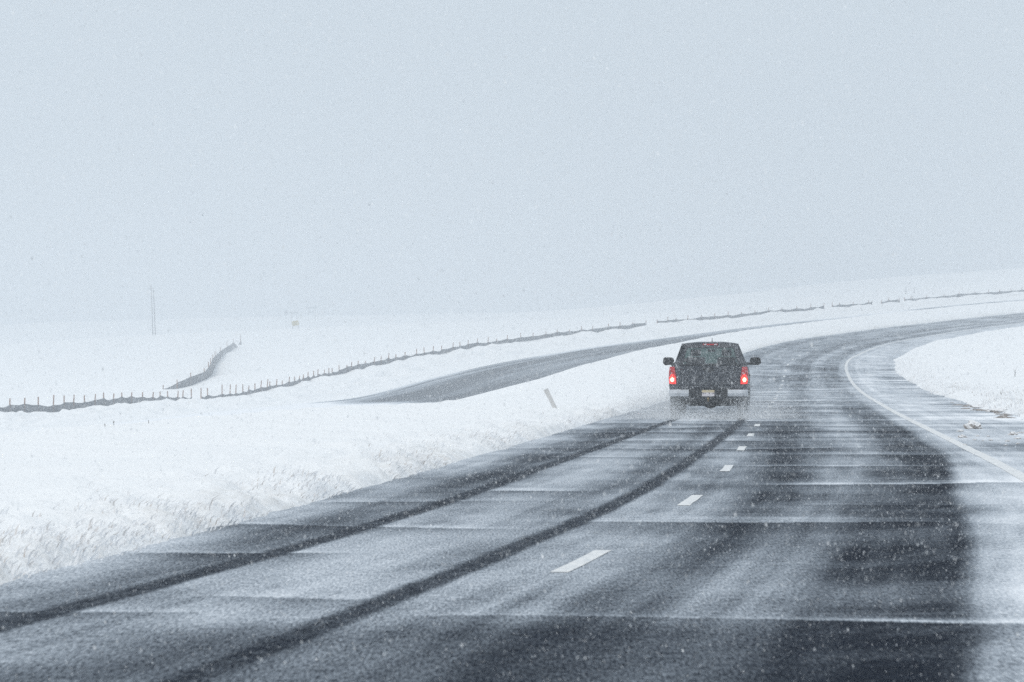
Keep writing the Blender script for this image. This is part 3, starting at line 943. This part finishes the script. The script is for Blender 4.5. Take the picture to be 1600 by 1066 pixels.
# ------------------------------------------------------------------ delineator, poles, signs
M_POST = simple("weathered_plastic", (.60, .59, .575), .7, var=.12, scale=10)
def on_median(xp, yp):
    best = None
    ss = np.arange(60, 200, .25); ws = np.arange(4, 10, .1)
    SG_, WG_ = np.meshgrid(ss, ws, indexing='ij')
    X, Y = plan(SG_, WG_); z = z_ground(SG_, WG_)
    u, v = 800 + F * X / Y, HY + F * (H - z) / Y
    e = np.hypot(u - xp, v - yp)
    i = np.unravel_index(e.argmin(), e.shape)
    return float(X[i]), float(Y[i]), float(z[i])
X, Y, z = on_median(869, 641.5)
sc_ = Y / F
pr = empty("delineator_post", (X, Y, z))
tag(pr, "leaning flat grey-beige marker post stuck in the snowy median", "post")
hh_, wd_, lean = 34.5 * sc_, 3.6 * sc_, -16.5 / 34.5
secs = []
for t in (-.35, 0, hh_ * .5, hh_ * .97, hh_):
    k = 1 if t < hh_ * .99 else .96
    cx_ = lean * t
    sl = 3.2 * sc_ * (1 if t > hh_ * .9 else 0)
    bow = .02
    secs.append([(cx_ - wd_ * k, 0, t - sl * .8), (cx_, -bow, t - sl * .3), (cx_ + wd_ * k, 0, t + sl * .25), (cx_ + wd_ * k, .018, t + sl * .25), (cx_, .018 - bow, t - sl * .3), (cx_ - wd_ * k, .018, t - sl * .8)])
MB().loft(secs).build("blade", M_POST, pr)

M_POLE = simple("grey_timber_pole", (.18, .18, .18), .9)
M_SIGNG = simple("grey_sign_sheet", (.30, .33, .36), .6)
M_YEL = simple("faded_yellow_sheet", (.36, .27, .03), .6)
def pole(xb, yb, xt, yt, label, arm):
    X, Y, z = unproject(xb, yb)
    Y = min(Y, 900); X = (xb - 800) * Y / F; z = float(z_field(np.array([X]), np.array([Y]))[0])
    r_ = empty("utility_pole", (X, Y, z)); tag(r_, label, "pole")
    h = (HY + F * (H - z) / Y - yt) * Y / F
    dx = (xt - xb) * Y / F
    MB().tube([(0, 0, -1), (dx * .5, 0, h * .5), (dx, 0, h)], [.13, .115, .09], 8).build("shaft", M_POLE, r_)
    if arm:
        MB().box(dx - .8, dx + .3, -.05, .05, h - .9, h - .75).build("crossarm", M_POLE, r_)
        for q in (-.72, .22):
            MB().tube([(dx + q, 0, h - .75), (dx + q, 0, h - .55)], .05, 6).build("insulator", M_POLE, r_)
    else:
        MB().box(dx - .3, dx + .3, -.05, .05, h - .6, h - .45).build("crossarm", M_POLE, r_)
pole(239.2, 521, 236, 446, "tall thin utility pole with a short crossarm on the hazy field crest", True)
pole(243.0, 521, 239.5, 451, "slightly shorter utility pole paired close beside the taller one on the field crest", False)

def place(xp, D):
    X = (xp - 800) * D / F
    return X, D, float(z_field(np.array([X]), np.array([D]))[0])
def ypix(z, D): return HY + F * (H - z) / D
def far_sign(xp, D, label, boards, posts, mat, cat="sign", name="road_sign", tilt=0.):
    X, Y, z = place(xp, D)
    r_ = empty(name, (X, Y, z)); tag(r_, label, cat)
    k = D / F
    for x0, x1, y0, y1 in boards:
        za, zb = z_of(y1, D) - z, z_of(y0, D) - z
        cxm, czm = ((x0 + x1) / 2 - xp) * k, (za + zb) / 2
        bx = MB().box((x0 - xp) * k - cxm, (x1 - xp) * k - cxm, -.12, -.04, za - czm, zb - czm)
        ct, st_ = math.cos(tilt), math.sin(tilt)
        bx.v = [(cxm + x * ct - zz * st_, y, czm + x * st_ + zz * ct) for x, y, zz in bx.v]
        bx.build("board", mat, r_, bevel=.02)
    top = max(z_of(b_[0 + 2], D) for b_ in boards) - z
    for px_, yt in posts:
        MB().tube([((px_ - xp) * k, 0, -.8), ((px_ - xp) * k, 0, z_of(yt, D) - z)], .07, 6).build("post", M_POLE, r_)
def z_of(y, D): return H - (y - HY) * D / F
far_sign(461, 870, "small tilted yellowish panel standing on legs on the field crest", [(456, 467, 501.5, 509)], [(457.5, 505), (466, 505)], M_YEL, "panel", "yellow_panel", R(9))
far_sign(446.5, 1250, "small squarish grey sign on a post in the haze", [(444, 449.5, 484.5, 491.5)], [(446.8, 486)], M_SIGNG)
far_sign(460, 1300, "narrow grey bar shaped sign low in the haze beside the squarish one", [(453, 466.5, 487.7, 490.2)], [(456, 489), (463.5, 489)], M_SIGNG)
far_sign(487, 1350, "widest two tier grey sign on posts in the haze", [(478, 496, 479.2, 482.2), (480, 491, 488, 489.8)], [(482, 481), (493, 481)], M_SIGNG)
M_DRY = simple("dry_stem", (.17, .15, .13), .9)
for xp, D, h, lab in ((1415.5, 830, 1.5, "taller lone marker stake on the slope above the fence"), (1428.5, 830, 1.2, "shorter lone marker stake on the slope above the fence")):
    X, Y, z = place(xp, D)
    secs = [[(-.06 * k, -.06 * k, t), (.06 * k, -.06 * k, t), (.06 * k, .06 * k, t), (-.06 * k, .06 * k, t)] for t, k in ((-.6, 1), (h - .1, 1), (h, .5))]
    st = MB().loft(secs).build("marker_stake", M_POLE)
    st.location = (X, Y, z); tag(st, lab, "stake")

# ------------------------------------------------------------------ dry weeds poking out of the snow
def weed(X, Y, z, h, n, label, group, spread=.35, name="dry_weed"):
    g0 = np.random.default_rng(int(abs(X * 977 + Y * 131)) % 99991)
    mb = MB()
    for i in range(n):
        a = g0.uniform(0, 2 * math.pi); l = h * g0.uniform(.55, 1.05); sp = spread * g0.uniform(.2, 1) * l
        p = [(0, 0, -.08), (math.cos(a) * sp * .3, math.sin(a) * sp * .3, l * .5), (math.cos(a) * sp, math.sin(a) * sp, l)]
        mb.tube(p, [.0035, .003, .002], 4)
        for q in range(2):
            t = g0.uniform(.5, 1.); a2 = g0.uniform(0, 6.28)
            bx = Vector(p[1]).lerp(Vector(p[2]), (t - .5) * 2)
            mb.tube([bx, bx + Vector((math.cos(a2) * .05, math.sin(a2) * .05, .05)) * min(1, h * 2)], [.003, .004], 4)
    o = mb.build(name, M_DRY)
    o.location = (X, Y, z)
    tag(o, label, "weed", group)
def at_sw(s, w):
    s_, w_ = np.array([s]), np.array([w]); X, Y = plan(s_, w_)
    return float(X[0]), float(Y[0]), float(z_ground(s_, w_)[0])
for xp, h in ((166, .05), (181, .08), (234, .05)):
    s = s_at(xp, 9.6); weed(*at_sw(s, 9.6), h, 3, "lone dry stalk poking out of the smooth median crest", "stalks on the median crest")
def on_right(xp, yp):
    ss = np.arange(70, 330, .5); ws = -np.arange(6.8, 30, .15)
    SG_, WG_ = np.meshgrid(ss, ws, indexing='ij')
    X, Y = plan(SG_, WG_); z = z_ground(SG_, WG_)
    e = np.hypot(800 + F * X / Y - xp, HY + F * (H - z) / Y - yp)
    i = np.unravel_index(e.argmin(), e.shape)
    return float(X[i]), float(Y[i]), float(z[i])
for xp, yp, h, n, lab in ((1586, 588, .55, 7, "bushiest dry weed on the snowy right bank"), (1541, 582, .12, 4, "tiny dark tuft below the bushy weed on the right bank"),
                          (1510, 552, .2, 4, "small dark tuft high on the snowy right bank"), (1564, 619, .16, 5, "low tuft of dry stalks in the snow just above the brown bank edge"),
                          (1575, 530, .35, 5, "thin pale weed near the top of the right bank")):
    weed(*on_right(xp, yp), h, n, lab, None)

# ------------------------------------------------------------------ dirty clods on the right shoulder
M_CLOD, nt, b = new_mat("dirty_snow_clod")
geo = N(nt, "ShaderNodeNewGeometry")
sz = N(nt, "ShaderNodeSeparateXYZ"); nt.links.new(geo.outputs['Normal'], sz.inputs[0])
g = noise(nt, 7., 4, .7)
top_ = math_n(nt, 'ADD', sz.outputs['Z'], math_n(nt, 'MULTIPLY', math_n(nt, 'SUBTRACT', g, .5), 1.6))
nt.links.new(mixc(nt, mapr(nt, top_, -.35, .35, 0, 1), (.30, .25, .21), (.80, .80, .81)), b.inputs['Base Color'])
b.inputs['Roughness'].default_value = .9
M_SOD = simple('brown_sod', (.24, .205, .18), .95, var=.4, scale=6, frost=.95)
def clod(xp, yp, wpx, hpx, label, group=None, mat=None):
    D = F * H / (yp - HY); X = (xp - 800) * D / F; k = D / F
    rx, h = wpx * k / 2, hpx * k
    g0 = np.random.default_rng(int(xp * 13 + yp))
    bm = bmesh.new()
    bmesh.ops.create_icosphere(bm, subdivisions=3, radius=1)
    ph = g0.uniform(0, 6, 6)
    for v in bm.verts:
        d = 1 + .2 * math.sin(2.4 * v.co.x + ph[0]) * math.cos(2.7 * v.co.y + ph[1]) + .13 * math.sin(6 * v.co.x + ph[2] + 4 * v.co.z) + .12 * math.sin(11 * v.co.y + ph[3] + 7 * v.co.x)
        v.co = Vector((v.co.x * rx * d * (1.15 - .3 * v.co.z), v.co.y * rx * .8 * d, (v.co.z * .62 + .35) * h * d))
    me = bpy.data.meshes.new("snow_clod"); bm.to_mesh(me); bm.free()
    me.materials.append(mat or M_CLOD)
    o = bpy.data.objects.new("snow_clod", me); COL.objects.link(o)
    o.location = (X, D, .012); tag(o, label, "snow clod", group)
clod(1520, 671, 25, 12, "largest pointed clod of dirty snow on the right shoulder")
clod(1504, 685, 14, 4, "flat brown clod nearest the white edge line")
clod(1500, 675.5, 9, 2.6, "thin dark clod between the pointed clod and the edge line")
clod(1583, 681, 12, 5, "rounded grey-brown clod beyond the pointed one on the shoulder")
for xp, yp, w_, h_ in ((1527, 683, 5, 2), (1544, 683.5, 4, 2), (1523, 689, 5, 2), (1548, 689.5, 5, 2.5), (1574, 691, 6, 2.5), (1590, 687, 8, 2.5), (1590, 695, 5, 2), (1571, 697, 5, 1.6),
                       (1484, 687, 6, 1.6), (1453, 636, 5, 1.5), (1536, 690, 3, 1.5), (1508, 696.5, 6, 1.5), (1595, 678, 9, 2.5)):
    clod(xp, yp, w_, h_, "small scattered crumb of dirty snow on the right shoulder", "crumbs of dirty snow on the shoulder")
for s, w_, h_, lab in ((112, .7, .12, "brown earth clump at the foot of the right bank behind the pointed clod"), (122, 1.0, .1, "long brown sod lying along the foot of the right bank")):
    X, Y, z = at_sw(s, -6.7)
    xp, yp = 800 + F * X / Y, HY + F * H / Y
    clod(xp, yp, w_ * F / Y, h_ * F / Y, lab)

g1_ = np.random.default_rng(77)
for s in np.concatenate([np.linspace(99, 134, 15) + g1_.uniform(-1, 1, 15), [150, 163, 178]]):
    X, Y, z = at_sw(s, float(right_edge(np.array([s]))[0]) + g1_.uniform(-.05, .25))
    clod(800 + F * X / Y, HY + F * H / Y, g1_.uniform(.14, .5) * F / Y, g1_.uniform(.03, .07) * F / Y,
         "brown sod piece in the broken dark line along the foot of the right bank", "sods along the foot of the right bank", M_SOD)

# ------------------------------------------------------------------ snow-laden grass along the banks (uncountable)
def blades(name, s, w, hgt, wid, tint, label, lean_dir):
    n = len(s)
    X, Y = plan(s, w); z = z_ground(s, w) - .03
    g0 = np.random.default_rng(len(s))
    a = g0.uniform(0, 2 * np.pi, n)
    lx, ly = np.cos(a) * .35 + lean_dir[0], np.sin(a) * .35 + lean_dir[1]
    b0 = np.stack([X, Y, z], 1)
    tx_, ty_ = np.cos(a + 1.3), np.sin(a + 1.3)
    tv = np.stack([np.abs(tx_) * .8 + .2, ty_ * .4, np.zeros(n)], 1) * wid[:, None]
    mid = b0 + np.stack([lx * hgt * .35, ly * hgt * .35, hgt * .62], 1)
    tip = b0 + np.stack([lx * hgt * 1.1, ly * hgt * 1.1, hgt * .95], 1)
    V = np.stack([b0 - tv, b0 + tv, mid + tv * .9, mid - tv * .9, tip + tv * .35, tip - tv * .35], 1).reshape(-1, 3)
    i = np.arange(n)[:, None] * 6
    Fc = np.concatenate([i + np.array([[0, 1, 2, 3]]), i + np.array([[3, 2, 4, 5]])])
    o = mesh_obj(name, V, Fc, M_BLADE, attrs={"tint": np.repeat(tint, 6)})
    tag(o, label, "grass", kind="stuff")
M_BLADE, nt, b = new_mat("rimed_grass")
at = N(nt, "ShaderNodeAttribute", attribute_name="tint")
nt.links.new(mixc(nt, at.outputs['Fac'], (.86, .87, .89), (.40, .32, .25)), b.inputs['Base Color'])
b.inputs['Roughness'].default_value = .9
g0 = np.random.default_rng(5)
n = 11000
s = np.exp(g0.uniform(np.log(17), np.log(150), n)); off = np.abs(g0.normal(0, 1.0, n)) * .5 + .02
keep = fbm(s * .25, off * .8, 301) + .3 * fbm(s * 1.6, off * 2, 303) > .60 + .10 * np.clip(off - 1.2, 0, 3)
s, off = s[keep], off[keep]
w = left_edge(s) + off
hg = g0.uniform(.035, .10, len(s)) * (.7 + .6 * fbm(s * .4, off, 302))
blades("rimed_grass", s, w, hg, g0.uniform(.003, .010, len(s)), np.clip(g0.normal(.05, .26, len(s)), 0, 1), "snow laden grass fringe along the edge of the median", (.45, -.1))
n = 7000
s = np.exp(g0.uniform(np.log(75), np.log(260), n)); off = np.abs(g0.normal(0, 1.3, n)) + .05
keep = fbm(s * .12, off * .5, 311) > .46
s, off = s[keep], off[keep]
w = right_edge(s) - off
blades("rimed_grass", s, w, g0.uniform(.05, .15, len(s)), g0.uniform(.004, .012, len(s)), np.clip(g0.normal(.15, .25, len(s)), 0, 1), "snow laden grass fringe along the right bank", (-.3, -.1))

# ------------------------------------------------------------------ falling and blown snow (uncountable)
M_FLAKE, nt, b = new_mat("snowflake")
oi = noise(nt, 3., 2)
nt.links.new(mixc(nt, oi, (.88, .9, .92), (.94, .95, .96)), b.inputs['Base Color'])
b.inputs['Roughness'].default_value = .9
b.inputs['Specular IOR Level'].default_value = .1
def flakes(name, P, size, label, seed, stretch=2.5):
    g0 = np.random.default_rng(seed)
    n = len(P)
    # ragged plates, long side near the slanting fall line
    d = np.stack([g0.normal(.2, .12, n), g0.normal(0, .2, n), -np.ones(n)], 1); d /= np.linalg.norm(d, axis=1)[:, None]
    e = g0.normal(size=(n, 3)); e -= (e * d).sum(1)[:, None] * d; e /= np.linalg.norm(e, axis=1)[:, None]
    L = (size * stretch * g0.uniform(.7, 1.3, n))[:, None]; Wd = (size * g0.uniform(.6, 1.2, n))[:, None]
    nn = np.cross(d, e) * Wd * .35
    V = np.stack([P - d * L, P + e * Wd + nn, P + d * L * .9, P - e * Wd * .9 + nn], 1).reshape(-1, 3)
    i = np.arange(n)[:, None] * 4
    o = mesh_obj(name, V, i + np.array([[0, 1, 2, 3]]), M_FLAKE)
    tag(o, label, "snow", kind="stuff")
g0 = np.random.default_rng(11)
DEN, YF = 95.0, 52.0
tanx, tanz = .165, .115
n = int(DEN * (2 * tanx) * (2 * tanz) * YF ** 3 / 3)
y = YF * g0.uniform(.00002, 1, n) ** (1 / 3)
P = np.stack([g0.uniform(-1, 1, n) * (tanx * y + .6), y, H + .006 * y + g0.uniform(-1, 1, n) * (tanz * y + .4)], 1)
P = P[(P[:, 2] > .06) & (P[:, 1] > 11.)]
sz_ = np.clip(g0.lognormal(np.log(.0019), .3, len(P)), .0009, .0038)
n2 = 240000          # the finest crystals show only close by
y = 27.0 * g0.uniform(.06, 1, n2) ** (1 / 3)
P2 = np.stack([g0.uniform(-1, 1, n2) * (tanx * y + .6), y, H + .006 * y + g0.uniform(-1, 1, n2) * (tanz * y + .4)], 1)
P2 = P2[(P2[:, 2] > .05) & (P2[:, 1] > 11.)]
P = np.concatenate([P, P2]); sz_ = np.concatenate([sz_, np.clip(g0.lognormal(np.log(.0011), .25, len(P2)), .0006, .002)])
flakes("falling_snow", P, sz_, "fine falling snow filling the air over the highway", 12)
# spray thrown up by the wheels
def plume(cx, cy_, cz, sx_, sy_, sz2, n):
    q = np.stack([g0.normal(cx, sx_, n), g0.normal(cy_, sy_, n), np.abs(g0.normal(cz, sz2, n))], 1)
    return q
Rm = np.array(Matrix.Rotation(-heading(TS), 3, 'Z'))
Q = np.concatenate([plume(-.90, .4, .02, .22, .9, .36, 14000), plume(.90, .4, .02, .22, .9, .32, 14000),
                    plume(-1.5, 1.0, .05, .45, 1.8, .40, 26000), plume(1.5, 1.0, .05, .5, 1.8, .34, 18000),
                    plume(0, 3.0, .0, .8, 2.4, .14, 14000), plume(0, -2.0, 0, .95, 1.8, .12, 18000)])
Pw = Q @ Rm.T + np.array(truck.location)
Pw = Pw[Pw[:, 2] > .02]
flakes("snow_spray", Pw, np.clip(g0.lognormal(np.log(.0046), .3, len(Pw)), .002, .009), "white snow spray churned up around the wheels of the pickup", 13, 1.1)

# ------------------------------------------------------------------ haze
bx0, bx1 = float(XG.min()) - 5, float(XG.max()) + 5
by0, by1 = float(YG.min()) - 5, float(YG.max()) + 5
M_HAZE = bpy.data.materials.new("haze"); M_HAZE.use_nodes = True
nt = M_HAZE.node_tree; nt.nodes.clear()
out = N(nt, "ShaderNodeOutputMaterial"); pv = N(nt, "ShaderNodeVolumePrincipled")
pv.inputs['Color'].default_value = (.81, .845, .88, 1)
pv.inputs['Density'].default_value = HAZE
pv.inputs['Anisotropy'].default_value = .0
nt.links.new(pv.outputs[0], out.inputs['Volume'])
hz = MB().box(bx0, bx1, by0, by1, ZMIN - 1, ZMAX + 6).build("haze", M_HAZE)
tag(hz, "pale snowy haze filling the air over the whole landscape", "haze", kind="stuff")
None and print("bounds", bx0, bx1, by0, by1, ZMIN, ZMAX, "tris", sum(len(o.data.polygons) for o in SC.objects if o.type == 'MESH'))
